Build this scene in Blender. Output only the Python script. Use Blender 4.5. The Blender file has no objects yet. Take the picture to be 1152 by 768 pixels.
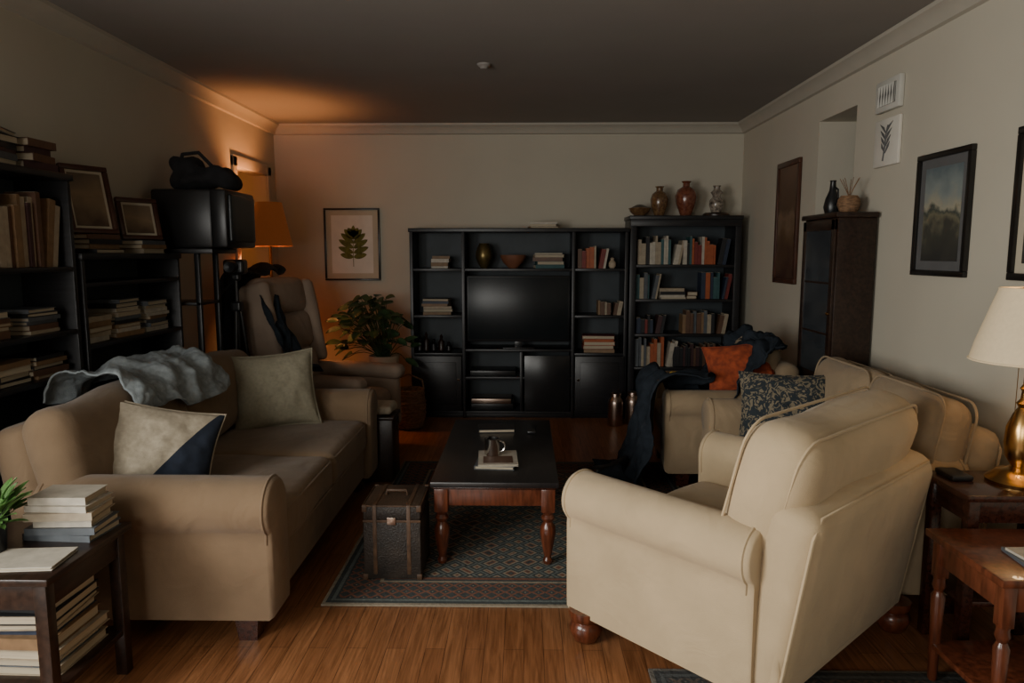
import bpy, bmesh, math, random
from mathutils import Matrix, Vector, noise
from math import sin, cos, pi, radians
R = random.Random(7)
scene = bpy.context.scene
T = Matrix.Translation
def RZ(d): return Matrix.Rotation(radians(d), 4, 'Z')
def RX(d): return Matrix.Rotation(radians(d), 4, 'X')
def RY(d): return Matrix.Rotation(radians(d), 4, 'Y')

# ---------------------------------------------------------------- materials
def mat(name, col, rough=.6, metal=0, var=.12, scale=8, stretch=(1,1,1), bump=0, bscale=200,
        spec=.5, sheen=0, trans=0, emis=None, estr=0, coat=0, detail=4, col2=None, wr=0):
    m = bpy.data.materials.new(name); m.use_nodes = True
    nt = m.node_tree; N = nt.nodes; L = nt.links
    b = N['Principled BSDF']
    b.inputs['Roughness'].default_value = rough
    b.inputs['Metallic'].default_value = metal
    b.inputs['Specular IOR Level'].default_value = spec
    b.inputs['Sheen Weight'].default_value = sheen
    b.inputs['Transmission Weight'].default_value = trans
    b.inputs['Coat Weight'].default_value = coat
    tc = N.new('ShaderNodeTexCoord'); mp = N.new('ShaderNodeMapping')
    mp.inputs['Scale'].default_value = stretch
    L.new(tc.outputs['Object'], mp.inputs['Vector'])
    nz = N.new('ShaderNodeTexNoise'); nz.inputs['Scale'].default_value = scale
    nz.inputs['Detail'].default_value = detail
    L.new(mp.outputs[0], nz.inputs['Vector'])
    cr = N.new('ShaderNodeValToRGB')
    c1 = [max(0, c*(1-var)) for c in col]; c2 = [min(1, c*(1+var)) for c in col]
    if col2: c1 = list(col); c2 = list(col2)
    cr.color_ramp.elements[0].position = .3; cr.color_ramp.elements[1].position = .7
    cr.color_ramp.elements[0].color = (*c1, 1); cr.color_ramp.elements[1].color = (*c2, 1)
    L.new(nz.outputs['Fac'], cr.inputs[0]); L.new(cr.outputs[0], b.inputs['Base Color'])
    if bump:
        n2 = N.new('ShaderNodeTexNoise'); n2.inputs['Scale'].default_value = bscale
        n2.inputs['Detail'].default_value = 3
        L.new(mp.outputs[0], n2.inputs['Vector'])
        bp = N.new('ShaderNodeBump'); bp.inputs['Strength'].default_value = bump
        bp.inputs['Distance'].default_value = .01
        L.new(n2.outputs['Fac'], bp.inputs['Height']); L.new(bp.outputs[0], b.inputs['Normal'])
        if wr:
            n3 = N.new('ShaderNodeTexNoise'); n3.inputs['Scale'].default_value = 6
            n3.inputs['Detail'].default_value = 2; n3.inputs['Distortion'].default_value = 1.2
            L.new(tc.outputs['Object'], n3.inputs['Vector'])
            b3 = N.new('ShaderNodeBump'); b3.inputs['Strength'].default_value = wr; b3.inputs['Distance'].default_value = .03
            L.new(n3.outputs['Fac'], b3.inputs['Height']); L.new(b3.outputs[0], bp.inputs['Normal'])
    if emis:
        b.inputs['Emission Color'].default_value = (*emis, 1)
        b.inputs['Emission Strength'].default_value = estr
    return m

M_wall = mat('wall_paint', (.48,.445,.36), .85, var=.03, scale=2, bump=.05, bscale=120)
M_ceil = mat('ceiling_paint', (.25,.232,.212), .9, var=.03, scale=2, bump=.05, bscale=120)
M_trim = mat('trim_paint', (.40,.372,.31), .6, var=.03)
M_black = mat('black_wood', (.012,.012,.014), .38, var=.4, scale=6, stretch=(1,1,12), bump=.04, bscale=60)
M_blackin = mat('black_back_panel', (.035,.045,.052), .6, var=.2, scale=5)
M_espresso = mat('espresso_wood', (.022,.011,.007), .32, var=.5, scale=7, stretch=(8,1,8), bump=.05, bscale=40)
M_cherry = mat('cherry_wood', (.11,.030,.013), .28, var=.5, scale=9, stretch=(6,6,1), coat=.3)
M_cherrydk = mat('dark_cherry_wood', (.045,.014,.008), .25, var=.5, scale=9, stretch=(6,1,6), coat=.3)
M_top = mat('ebony_top', (.016,.014,.014), .33, var=.3, scale=8, stretch=(10,1,1), bump=.02, bscale=60)
M_tan = mat('tan_upholstery', (.205,.140,.085), .95, var=.12, scale=5, bump=.25, bscale=420, sheen=.15, spec=.15, wr=.35)
M_cream = mat('cream_upholstery', (.50,.385,.24), .95, var=.08, scale=5, bump=.25, bscale=420, sheen=.15, spec=.15, wr=.30)
M_beige = mat('beige_upholstery', (.31,.23,.143), .95, var=.10, scale=5, bump=.25, bscale=420, sheen=.1, spec=.15, wr=.35)
M_recl = mat('recliner_fabric', (.29,.215,.16), .9, var=.1, scale=5, bump=.2, bscale=400, wr=.3)
M_sage = mat('sage_linen', (.26,.235,.165), .95, var=.12, scale=60, bump=.3, bscale=300, wr=.3)
M_stripe = mat('cream_linen', (.38,.325,.24), .95, var=.12, scale=60, bump=.3, bscale=300, wr=.3)
M_navy = mat('navy_cloth', (.012,.018,.032), .95, var=.2, scale=40, bump=.2, bscale=300)
M_rust = mat('rust_cloth', (.30,.055,.020), .95, var=.35, scale=30, bump=.3, bscale=300)
M_greyb = mat('grey_blue_throw', (.25,.285,.30), .95, var=.2, scale=40, bump=.4, bscale=220)
M_slate = mat('slate_wool', (.022,.028,.036), .95, var=.25, scale=20, bump=.4, bscale=200, spec=.1)
M_yell = mat('mustard_lining', (.36,.22,.03), .9)
M_blkcloth = mat('black_cloth', (.012,.012,.014), .95, var=.3, scale=20, bump=.3, bscale=200)
M_brass = mat('brass', (.55,.33,.12), .25, metal=1, var=.1)
M_steel = mat('brushed_metal', (.42,.32,.26), .3, metal=1, var=.15, stretch=(1,1,10))
M_silver = mat('silver', (.6,.58,.55), .2, metal=1, var=.15)
M_plastic = mat('black_plastic', (.010,.010,.011), .35, var=.2)
M_screen = mat('tv_screen', (.012,.015,.017), .30, var=.1, spec=.3)
M_glassdk = mat('cabinet_glass', (.014,.014,.015), .25, var=.1, spec=.35)
M_glass2 = mat('display_glass', (.045,.052,.058), .12, scale=3, spec=.6, col2=(.02,.022,.025))
M_paper = mat('book_pages', (.42,.36,.26), .9, var=.12, scale=4, stretch=(1,1,60))
M_white = mat('white_card', (.62,.59,.52), .6, var=.06)
M_green = mat('leaf_green', (.028,.062,.022), .45, var=.4, scale=14)
M_green2 = mat('bright_leaf_green', (.09,.20,.05), .45, var=.4, scale=14)
M_soil = mat('soil', (.03,.02,.014), 1)
M_pot = mat('ceramic_pot', (.42,.33,.23), .6, var=.1)
M_wicker = mat('wicker', (.20,.11,.055), .8, var=.5, scale=40, stretch=(1,1,3), bump=.6, bscale=80)
M_red = mat('red_glaze', (.11,.026,.014), .25, scale=40, coat=.5, col2=(.22,.08,.045))
M_amber = mat('patterned_glaze', (.07,.028,.012), .25, scale=45, coat=.5, col2=(.20,.12,.055))
M_vase3 = mat('mottled_glaze', (.05,.035,.03), .2, scale=40, coat=.5, col2=(.40,.34,.27))
M_bronze = mat('bronze', (.18,.13,.05), .35, metal=.8, var=.3, scale=20)
M_terra = mat('terracotta', (.18,.07,.035), .6, var=.2)
M_leather = mat('trunk_black_leather', (.020,.017,.015), .5, scale=12, col2=(.045,.034,.026), bump=.4, bscale=120)
M_trunktop = mat('trunk_top_leather', (.05,.030,.019), .5, scale=10, col2=(.085,.055,.035), bump=.3, bscale=120)
M_trunkedge = mat('trunk_brown_leather', (.10,.055,.03), .5, var=.4, scale=30)
M_frameblk = mat('black_frame', (.010,.009,.008), .3, var=.2)
M_framebr = mat('brown_frame', (.06,.022,.012), .35, var=.3)
M_mat = mat('picture_mount', (.46,.41,.31), .9, var=.03)
M_leafart = mat('leaf_print', (.12,.12,.025), .9, var=.4, scale=25)
M_vent = mat('plaque_grey', (.50,.49,.44), .7, var=.06)
M_ventdk_shade = mat('plaque_dark_niche_shade', (.10,.10,.10), .7)  # dark plaque parts; also the painted shade at the niche back
def shade_mat(name, col, emis, estr):
    return mat(name, col, .9, var=.04, scale=80, emis=emis, estr=estr)
M_shadeO = shade_mat('orange_lampshade', (.22,.095,.045), (1,.25,.05), .06)
M_shadeC = shade_mat('cream_lampshade', (.72,.60,.40), (1,.70,.38), .10)  # faint glow put into the cream shade to brighten it

BOOKC = [(.33,.27,.19),(.02,.03,.055),(.16,.022,.018),(.03,.085,.09),(.10,.05,.028),(.013,.013,.015),
         (.42,.38,.31),(.20,.12,.06),(.34,.08,.025),(.08,.09,.10),(.05,.02,.02)]
M_book = [mat('book_cover_%d'%i, c, .55, var=.15, scale=30) for i,c in enumerate(BOOKC)]

def painting(name, stops, nscale=4):
    m = bpy.data.materials.new(name); m.use_nodes=True
    nt=m.node_tree; N=nt.nodes; L=nt.links; b=N['Principled BSDF']
    b.inputs['Roughness'].default_value=.5
    tc=N.new('ShaderNodeTexCoord'); sp=N.new('ShaderNodeSeparateXYZ'); L.new(tc.outputs['Generated'],sp.inputs[0])
    nz=N.new('ShaderNodeTexNoise'); nz.inputs['Scale'].default_value=nscale; nz.inputs['Detail'].default_value=8
    L.new(tc.outputs['Object'],nz.inputs['Vector'])
    mu=N.new('ShaderNodeMath'); mu.operation='MULTIPLY_ADD'; mu.inputs[1].default_value=.8
    L.new(nz.outputs['Fac'],mu.inputs[0])
    sb=N.new('ShaderNodeMath'); sb.operation='SUBTRACT'; sb.inputs[1].default_value=.4; L.new(sp.outputs[2],sb.inputs[0])
    L.new(sb.outputs[0],mu.inputs[2])
    cr=N.new('ShaderNodeValToRGB'); e=cr.color_ramp.elements
    e[0].position=stops[0][0]; e[0].color=(*stops[0][1],1); e[1].position=stops[-1][0]; e[1].color=(*stops[-1][1],1)
    for p,c in stops[1:-1]:
        q=e.new(p); q.color=(*c,1)
    L.new(mu.outputs[0],cr.inputs[0]); L.new(cr.outputs[0],b.inputs['Base Color'])
    return m
M_art1 = painting('landscape_painting', [(0,(.03,.03,.028)),(.28,(.05,.05,.04)),(.4,(.15,.14,.09)),(.47,(.05,.06,.05)),(.55,(.32,.30,.22)),(.72,(.20,.23,.22)),(1,(.10,.13,.14))],7)
M_art2 = painting('dark_oil_painting', [(0,(.05,.02,.015)),(.35,(.12,.07,.035)),(.5,(.20,.13,.08)),(.65,(.10,.06,.035)),(1,(.14,.08,.05))],6)
M_art3 = painting('old_photo', [(0,(.08,.05,.03)),(.5,(.24,.17,.10)),(1,(.12,.09,.06))],9)

def floor_mat():
    m=bpy.data.materials.new('oak_floor'); m.use_nodes=True
    nt=m.node_tree; N=nt.nodes; L=nt.links; b=N['Principled BSDF']
    tc=N.new('ShaderNodeTexCoord'); mp=N.new('ShaderNodeMapping'); mp.inputs['Rotation'].default_value=(0,0,radians(90))
    L.new(tc.outputs['Object'],mp.inputs['Vector'])
    br=N.new('ShaderNodeTexBrick'); br.inputs['Scale'].default_value=1
    br.inputs['Brick Width'].default_value=.85; br.inputs['Row Height'].default_value=.075
    br.inputs['Mortar Size'].default_value=.0012; br.offset=.37
    br.inputs['Color1'].default_value=(.34,.148,.062,1); br.inputs['Color2'].default_value=(.26,.106,.043,1)
    br.inputs['Mortar'].default_value=(.09,.035,.015,1)
    L.new(mp.outputs[0],br.inputs['Vector'])
    m2=N.new('ShaderNodeMapping'); m2.inputs['Scale'].default_value=(30,1.6,1); L.new(tc.outputs['Object'],m2.inputs['Vector'])
    nz=N.new('ShaderNodeTexNoise'); nz.inputs['Scale'].default_value=2.2; nz.inputs['Detail'].default_value=8; nz.inputs['Distortion'].default_value=1.2
    L.new(m2.outputs[0],nz.inputs['Vector'])
    cr=N.new('ShaderNodeValToRGB'); cr.color_ramp.elements[0].position=.35; cr.color_ramp.elements[0].color=(.62,.58,.54,1)
    cr.color_ramp.elements[1].position=.65; cr.color_ramp.elements[1].color=(1.12,1.12,1.12,1)
    L.new(nz.outputs['Fac'],cr.inputs[0])
    mx=N.new('ShaderNodeMix'); mx.data_type='RGBA'; mx.blend_type='MULTIPLY'; mx.inputs[0].default_value=1
    L.new(br.outputs['Color'],mx.inputs[6]); L.new(cr.outputs[0],mx.inputs[7]); L.new(mx.outputs[2],b.inputs['Base Color'])
    b.inputs['Roughness'].default_value=.34
    bp=N.new('ShaderNodeBump'); bp.inputs['Strength'].default_value=.08; L.new(nz.outputs['Fac'],bp.inputs['Height']); L.new(bp.outputs[0],b.inputs['Normal'])
    return m
M_floor=floor_mat()

def rug_mat(name,hw,hh,base,cols):
    m=bpy.data.materials.new(name); m.use_nodes=True
    nt=m.node_tree; N=nt.nodes; L=nt.links; b=N['Principled BSDF']; b.inputs['Roughness'].default_value=1
    b.inputs['Specular IOR Level'].default_value=.1
    tc=N.new('ShaderNodeTexCoord'); sp=N.new('ShaderNodeSeparateXYZ'); L.new(tc.outputs['Object'],sp.inputs[0])
    def math_(op,a,bb=None):
        n=N.new('ShaderNodeMath'); n.operation=op
        for i,x in enumerate((a,bb)):
            if x is None: continue
            if isinstance(x,(int,float)): n.inputs[i].default_value=x
            else: L.new(x,n.inputs[i])
        return n.outputs[0]
    dx=math_('SUBTRACT',hw,math_('ABSOLUTE',sp.outputs[0])); dy=math_('SUBTRACT',hh,math_('ABSOLUTE',sp.outputs[1]))
    d=math_('MINIMUM',dx,dy)
    def vor(scale,metric,rnd=0):
        v=N.new('ShaderNodeTexVoronoi'); v.inputs['Scale'].default_value=scale; v.distance=metric; v.inputs['Randomness'].default_value=rnd
        L.new(tc.outputs['Object'],v.inputs['Vector']); return v.outputs['Distance']
    def ramp(x,stops):
        cr=N.new('ShaderNodeValToRGB'); cr.color_ramp.interpolation='CONSTANT'; e=cr.color_ramp.elements
        e[0].position=stops[0][0]; e[0].color=(*stops[0][1],1); e[1].position=stops[-1][0]; e[1].color=(*stops[-1][1],1)
        for p,c in stops[1:-1]:
            q=e.new(p); q.color=(*c,1)
        L.new(x,cr.inputs[0]); return cr.outputs[0]
    field=ramp(vor(10,'MANHATTAN',.35),[(0,cols[0]),(.18,cols[1]),(.3,base),(.46,cols[2]),(.58,base),(.72,cols[1]),(.84,cols[0]),(.95,base)])
    bord=ramp(vor(17,'MANHATTAN'),[(0,cols[1]),(.25,base),(.5,cols[0]),(.75,base)])
    line=ramp(d,[(0,cols[1]),(.015,base),(.035,cols[2]),(.05,base),(.21,cols[1]),(.225,base),(.24,cols[0]),(.26,base)])
    inb=math_('MULTIPLY',math_('GREATER_THAN',d,.06),math_('LESS_THAN',d,.21))
    inf=math_('GREATER_THAN',d,.27)
    def mix(f,a,c):
        x=N.new('ShaderNodeMix'); x.data_type='RGBA'
        L.new(f,x.inputs[0]); L.new(a,x.inputs[6]); L.new(c,x.inputs[7]); return x.outputs[2]
    c=mix(inf,mix(inb,line,bord),field)
    nz=N.new('ShaderNodeTexNoise'); nz.inputs['Scale'].default_value=60; nz.inputs['Detail'].default_value=4; L.new(tc.outputs['Object'],nz.inputs['Vector'])
    hs=N.new('ShaderNodeMix'); hs.data_type='RGBA'; hs.blend_type='MIX'; hs.inputs[0].default_value=.22
    L.new(c,hs.inputs[6]); hs.inputs[7].default_value=(.10,.088,.072,1)
    n3=N.new('ShaderNodeMix'); n3.data_type='RGBA'; n3.blend_type='OVERLAY'; n3.inputs[0].default_value=.35
    L.new(hs.outputs[2],n3.inputs[6]); L.new(nz.outputs['Fac'],n3.inputs[7])
    L.new(n3.outputs[2],b.inputs['Base Color'])
    bp=N.new('ShaderNodeBump'); bp.inputs['Strength'].default_value=.5; bp.inputs['Distance'].default_value=.01; L.new(nz.outputs['Fac'],bp.inputs['Height']); L.new(bp.outputs[0],b.inputs['Normal'])
    return m
def paisley_mat():
    m=mat('paisley_cloth',(.02,.028,.034),.9,scale=22,col2=(.20,.165,.11),bump=.2,bscale=300,detail=1)
    nz=[n for n in m.node_tree.nodes if n.type=='TEX_NOISE'][0]; nz.inputs['Distortion'].default_value=3
    cr=[n for n in m.node_tree.nodes if n.type=='VALTORGB'][0]; cr.color_ramp.elements[0].position=.5; cr.color_ramp.elements[1].position=.56
    return m
M_paisley=paisley_mat()

# ---------------------------------------------------------------- mesh builder
class MB:
    def __init__(s, M=None):
        s.v=[]; s.f=[]; s.mi=[]; s.mats=[]; s.M=M or Matrix()
    def idx(s,m):
        if m not in s.mats: s.mats.append(m)
        return s.mats.index(m)
    def add(s,vs,fs,m,M=None):
        X = s.M @ M if M is not None else s.M
        o=len(s.v); s.v += [X @ Vector(p) for p in vs]
        i=s.idx(m)
        for f in fs: s.f.append([o+k for k in f]); s.mi.append(i)
    def addbm(s,bm,m,M=None):
        bm.verts.ensure_lookup_table(); bm.verts.index_update()
        s.add([v.co.copy() for v in bm.verts],[[v.index for v in f.verts] for f in bm.faces],m,M); bm.free()
    def box(s,x0,x1,y0,y1,z0,z1,m,bev=.003,M=None):
        if bev<=0:
            vs=[(x,y,z) for x in (x0,x1) for y in (y0,y1) for z in (z0,z1)]
            s.add(vs,[(0,1,3,2),(4,6,7,5),(0,4,5,1),(2,3,7,6),(0,2,6,4),(1,5,7,3)],m,M); return
        bm=bmesh.new(); bmesh.ops.create_cube(bm,size=1)
        for v in bm.verts: v.co=Vector(((x0+x1)/2+v.co.x*(x1-x0),(y0+y1)/2+v.co.y*(y1-y0),(z0+z1)/2+v.co.z*(z1-z0)))
        bmesh.ops.bevel(bm,geom=bm.edges[:],offset=min(bev,.4*min(x1-x0,y1-y0,z1-z0)),segments=2,affect='EDGES',profile=.5)
        s.addbm(bm,m,M)
    def rbox(s,c,size,r,m,M=None,puff=0,axis=2,wob=0,n=7,ws=4,fn=None):
        h=[k/2 for k in size]; r=min(r,*[k*.99 for k in h])
        samp=[]
        for k in range(3):
            a=[h[k]-r*(1-t) for t in (0,.3,.6,.85,1)]
            inner=[-(h[k]-r)+2*(h[k]-r)*i/n for i in range(1,n)]
            samp.append([-q for q in reversed(a)]+inner+a)
        bm=bmesh.new()
        for ax in range(3):
            u=(ax+1)%3; w=(ax+2)%3
            for sg in (-1,1):
                g=[]
                for a in samp[u]:
                    row=[]
                    for b in samp[w]:
                        p=[0,0,0]; p[ax]=sg*h[ax]; p[u]=a; p[w]=b
                        q=Vector([max(-(h[k]-r),min(h[k]-r,p[k])) for k in range(3)])
                        d=Vector(p)-q
                        if d.length>1e-9: d=d.normalized()*r
                        P=q+d
                        un,wn=(axis+1)%3,(axis+2)%3
                        if puff: P[axis]*=1+puff*(1-(P[un]/h[un])**2)*(1-(P[wn]/h[wn])**2)
                        row.append(bm.verts.new(P))
                    g.append(row)
                for i in range(len(g)-1):
                    for j in range(len(g[0])-1):
                        bm.faces.new((g[i][j],g[i+1][j],g[i+1][j+1],g[i][j+1]))
        bmesh.ops.remove_doubles(bm,verts=bm.verts[:],dist=1e-5)
        bmesh.ops.recalc_face_normals(bm,faces=bm.faces[:])
        bm.normal_update()
        off=Vector((R.random()*50,R.random()*50,R.random()*50))
        for v in bm.verts:
            if wob: v.co+=v.normal*noise.noise(v.co*ws+off)*wob
            if fn: v.co=Vector(fn(v.co))
        for v in bm.verts: v.co+=Vector(c)
        s.addbm(bm,m,M)
    def lathe(s,prof,m,c=(0,0,0),seg=28,M=None,sq=None):
        vs=[];fs=[]
        n=len(prof)
        for r,z in prof:
            for k in range(seg):
                a=2*pi*k/seg; vs.append((c[0]+r*cos(a),c[1]+r*sin(a),c[2]+z))
        for i in range(n-1):
            for k in range(seg):
                k2=(k+1)%seg; fs.append((i*seg+k,i*seg+k2,(i+1)*seg+k2,(i+1)*seg+k))
        if prof[0][0]>1e-4: fs.append(tuple(reversed(range(seg))))
        if prof[-1][0]>1e-4: fs.append(tuple(range((n-1)*seg,n*seg)))
        s.add(vs,fs,m,M)
    def shell(s,prof,m,c=(0,0,0),seg=40):
        vs=[];fs=[];n=len(prof)
        for r,z in prof:
            for k in range(seg):
                a=2*pi*k/seg; vs.append((c[0]+r*cos(a),c[1]+r*sin(a),c[2]+z))
        for i in range(n):
            j=(i+1)%n
            for k in range(seg):
                k2=(k+1)%seg; fs.append((i*seg+k,i*seg+k2,j*seg+k2,j*seg+k))
        s.add(vs,fs,m)
    def tube(s,pts,r,m,seg=8,closed=False,M=None,radii=None):
        P=[Vector(p) for p in pts]; n=len(P); vs=[];fs=[]
        up=None
        for i in range(n):
            if closed: t=(P[(i+1)%n]-P[i-1])
            else: t=P[min(i+1,n-1)]-P[max(i-1,0)]
            t.normalize()
            if up is None:
                up=Vector((0,0,1)) if abs(t.z)<.9 else Vector((1,0,0))
            a=up-t*up.dot(t); a.normalize(); up=a; b=t.cross(a)
            rr=radii[i] if radii else r
            for k in range(seg):
                an=2*pi*k/seg; vs.append(P[i]+a*rr*cos(an)+b*rr*sin(an))
        for i in range(n if closed else n-1):
            j=(i+1)%n
            for k in range(seg):
                k2=(k+1)%seg; fs.append((i*seg+k,i*seg+k2,j*seg+k2,j*seg+k))
        if not closed: fs+= [tuple(reversed(range(seg))),tuple(range((n-1)*seg,n*seg))]
        s.add(vs,fs,m,M)
    def prism(s,poly,y0,y1,m,M=None,rnd=0):
        n=len(poly); cx=sum(p[0] for p in poly)/n; cz=sum(p[1] for p in poly)/n
        def ring(y,k): return [(cx+(p[0]-cx)*k,y,cz+(p[1]-cz)*k) for p in poly]
        if rnd:
            rings=[ring(y0,1-rnd*1.2),ring(y0+rnd*.06,1-rnd*.35),ring(y0+rnd*.25,1),ring(y1-rnd*.25,1),ring(y1-rnd*.06,1-rnd*.35),ring(y1,1-rnd*1.2)]
        else: rings=[ring(y0,1),ring(y1,1)]
        vs=[p for r_ in rings for p in r_]; fs=[]
        for i in range(len(rings)-1):
            for k in range(n):
                k2=(k+1)%n; fs.append((i*n+k,i*n+k2,(i+1)*n+k2,(i+1)*n+k))
        fs+=[tuple(range(n)),tuple(reversed(range((len(rings)-1)*n,len(rings)*n)))]
        s.add(vs,fs,m,M)
    def surf(s,fn,nu,nv,m,M=None):
        vs=[fn(i/nu,j/nv) for i in range(nu+1) for j in range(nv+1)]
        fs=[(i*(nv+1)+j,(i+1)*(nv+1)+j,(i+1)*(nv+1)+j+1,i*(nv+1)+j+1) for i in range(nu) for j in range(nv)]
        s.add(vs,fs,m,M)
    def finish(s,name,ang=38,solid=0,recalc=True,parent=None,origin=None):
        xs=[v.x for v in s.v]; ys=[v.y for v in s.v]; zs=[v.z for v in s.v]
        o=Vector(((min(xs)+max(xs))/2,(min(ys)+max(ys))/2,min(zs))) if origin is None else Vector(origin)
        me=bpy.data.meshes.new(name); me.from_pydata([v-o for v in s.v],[],s.f)
        for m in s.mats: me.materials.append(m)
        me.polygons.foreach_set('material_index',s.mi)
        me.polygons.foreach_set('use_smooth',[True]*len(me.polygons))
        if recalc:
            bm=bmesh.new(); bm.from_mesh(me); bmesh.ops.recalc_face_normals(bm,faces=bm.faces[:]); bm.to_mesh(me); bm.free()
        me.set_sharp_from_angle(angle=radians(ang))
        ob=bpy.data.objects.new(name,me); scene.collection.objects.link(ob); ob.location=o
        if solid:
            md=ob.modifiers.new('thickness','SOLIDIFY'); md.thickness=solid; md.offset=0
        if parent is not None:
            ob.parent=parent; ob.matrix_parent_inverse=T(parent.location).inverted()
        return ob

def pillow(mb,M,w,h,t,m,m2=None,split=None,n=26):
    off=Vector((R.random()*40,R.random()*40,0))
    for sg in (-1,1):
        def f(a,b):
            u=2*a-1; v=2*b-1
            x=u*w/2*(1-.09*(1-v*v)); y=v*h/2*(1-.09*(1-u*u))
            k=max(0,(1-u*u)*(1-v*v))**.42
            z=sg*t/2*k*(1+.18*noise.noise(Vector((u*1.8,v*1.8,sg))+off))
            z+=.012*k*noise.noise(Vector((u*5,v*5,sg*3))+off)
            return (x,y,z)
        if m2 is None: mb.surf(f,n,n,m,M)
        else:
            def sp(b): return (max(-.98,min(.98,split(2*b-1)))+1)/2
            mb.surf(lambda a,b:f(a*sp(b),b),n,n,m,M)
            mb.surf(lambda a,b:f(sp(b)+a*(1-sp(b)),b),n,n,m2,M)
    pts=[]
    for i in range(80):
        s_=i/80*4; k=int(s_); a=2*(s_-k)-1
        u,v=[(a,-1),(1,a),(-a,1),(-1,-a)][k]
        pts.append((u*w/2*(1-.09*(1-v*v)),v*h/2*(1-.09*(1-u*u)),0))
    mb.tube(pts,.005,m,6,True,M)

def drape(mb,pts,side,width,m,amp=.03,freq=9,nu=60,nv=44,rough=.02,seed=0,wfn=None,minz=None,post=None,edge=.09):
    P=[Vector(p) for p in pts]; side=Vector(side).normalized()
    L=[0]
    for i in range(1,len(P)): L.append(L[-1]+(P[i]-P[i-1]).length)
    def at(u):
        d=u*L[-1]
        for i in range(1,len(P)):
            if d<=L[i]+1e-9:
                t=(d-L[i-1])/(L[i]-L[i-1])
                p0=P[max(i-2,0)];p1=P[i-1];p2=P[i];p3=P[min(i+1,len(P)-1)]
                return .5*((2*p1)+(p2-p0)*t+(2*p0-5*p1+4*p2-p3)*t*t+(3*p1-p0-3*p2+p3)*t**3)
        return P[-1]
    off=Vector((seed*13.7,seed*7.1,seed*3.3))
    def f(u,v):
        p=at(u); tg=(at(min(1,u+.01))-at(max(0,u-.01))).normalized()
        nrm=tg.cross(side); nrm.normalize()
        w=width*(wfn(u) if wfn else 1)
        w*=1+.16*noise.noise(Vector((u*3,3,0))+off)
        q=p+side*((v-.5)*w)+tg*(edge*noise.noise(Vector((v*5,9,1))+off))
        ph=v*freq+4.4*noise.noise(Vector((u*2.5,v*2,0))+off)
        wave=(.5+.5*sin(ph))**1.4
        q=q+nrm*(amp*wave+rough*(.5+noise.noise(Vector((u*7,v*7,2))+off))+rough*.4*abs(noise.noise(Vector((u*20,v*18,5))+off)))
        if post: q=post(q,u,v)
        if minz is not None and q.z<minz: q.z=minz+.004*wave
        return q
    mb.surf(f,nu,nv,m)

# ---------------------------------------------------------------- books
def book(mb,cx,cy,z,w,d,t,rot,mc,M=None):
    X=T((cx,cy,z))@RZ(rot)
    if M is not None: X=M@X
    c=.003
    mb.box(-w/2,w/2,-d/2,d/2,0,c,mc,0,X); mb.box(-w/2,w/2,-d/2,d/2,t-c,t,mc,0,X)
    mb.box(-w/2,-w/2+c,-d/2,d/2,c,t-c,mc,0,X)
    mb.box(-w/2+c,w/2-.006,-d/2+.005,d/2-.005,c,t-c,M_paper,0,X)
def stack(mb,cx,cy,z,n,w,d,M=None,tmin=.015,tmax=.035,cols=None,rv=8,rot=0,spine=.65):
    for i in range(n):
        t=R.uniform(tmin,tmax); k=R.uniform(.85,1)
        c=M_book[R.choice(cols) if cols else R.randrange(len(M_book))]
        if R.random()<spine: book(mb,cx+R.uniform(-.01,.01),cy+R.uniform(-.01,.01),z,d*k,w*k,t,90+rot+R.uniform(-rv,rv),c,M)
        else: book(mb,cx+R.uniform(-.01,.01),cy+R.uniform(-.01,.01),z,w*k,d*k,t,rot+R.uniform(-rv,rv),c,M)
        z+=t+.0005
    return z
def row(mb,x0,x1,yf,z,hmin,hmax,M=None,cols=None,dep=.17,lean_end=True):
    x=x0
    while x<x1-.012:
        t=R.uniform(.016,.042); 
        if x+t>x1: break
        h=R.uniform(hmin,hmax); d=dep*R.uniform(.8,1); c=M_book[R.choice(cols) if cols else R.randrange(len(M_book))]
        last = lean_end and x+t>x1-.05
        X=T((x+(.02 if last else 0),yf+R.uniform(0,.02),z+.001))@(RY(10) if last else Matrix())
        if M is not None: X=M@X
        k=.003
        mb.box(0,t,0,d,0,h,c,0,X)
        mb.box(k,t-k,.004,d-.004,h,h+.0015,M_paper,0,X)
        x+=t+.001

# ---------------------------------------------------------------- room
XL,XR,YB,YF,H=-2.35,2.03,6.8,-1.8,2.69
mb=MB(); mb.box(XL-1.6,XR+.8,YF-.15,YB+.6,-.1,0,M_floor,0); mb.finish('floor',origin=(0,0,0))
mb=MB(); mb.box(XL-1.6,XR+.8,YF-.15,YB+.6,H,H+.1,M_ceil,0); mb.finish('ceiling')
mb=MB(); mb.box(XL-1.6,XR+.12,YB,YB+.12,0,H,M_wall,0); mb.finish('wall_back')
th=.12
def wall_x(name,x0,x1,ys,holes,m):
    mb=MB(); y=ys[0]
    for (a,b,z0,z1) in holes:
        mb.box(x0,x1,y,a,0,H,m,0)
        if z0>0: mb.box(x0,x1,a,b,0,z0,m,0)
        mb.box(x0,x1,a,b,z1,H,m,0)
        y=b
    mb.box(x0,x1,y,ys[1],0,H,m,0); return mb.finish(name)
wall_x('wall_left',XL-th,XL,(YF,YB),[(-.3,1.3,.75,2.2),(5.86,6.56,0,2.2)],M_wall)
wall_x('wall_right',XR,XR+th,(YF,YB),[(4.52,5.08,1.05,2.40)],M_wall)
mb=MB(); WX0,WX1=-2.15,-.55
mb.box(XL-th,WX0,YF-th,YF,0,H,M_wall,0); mb.box(WX1,XR+th,YF-th,YF,0,H,M_wall,0)
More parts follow.
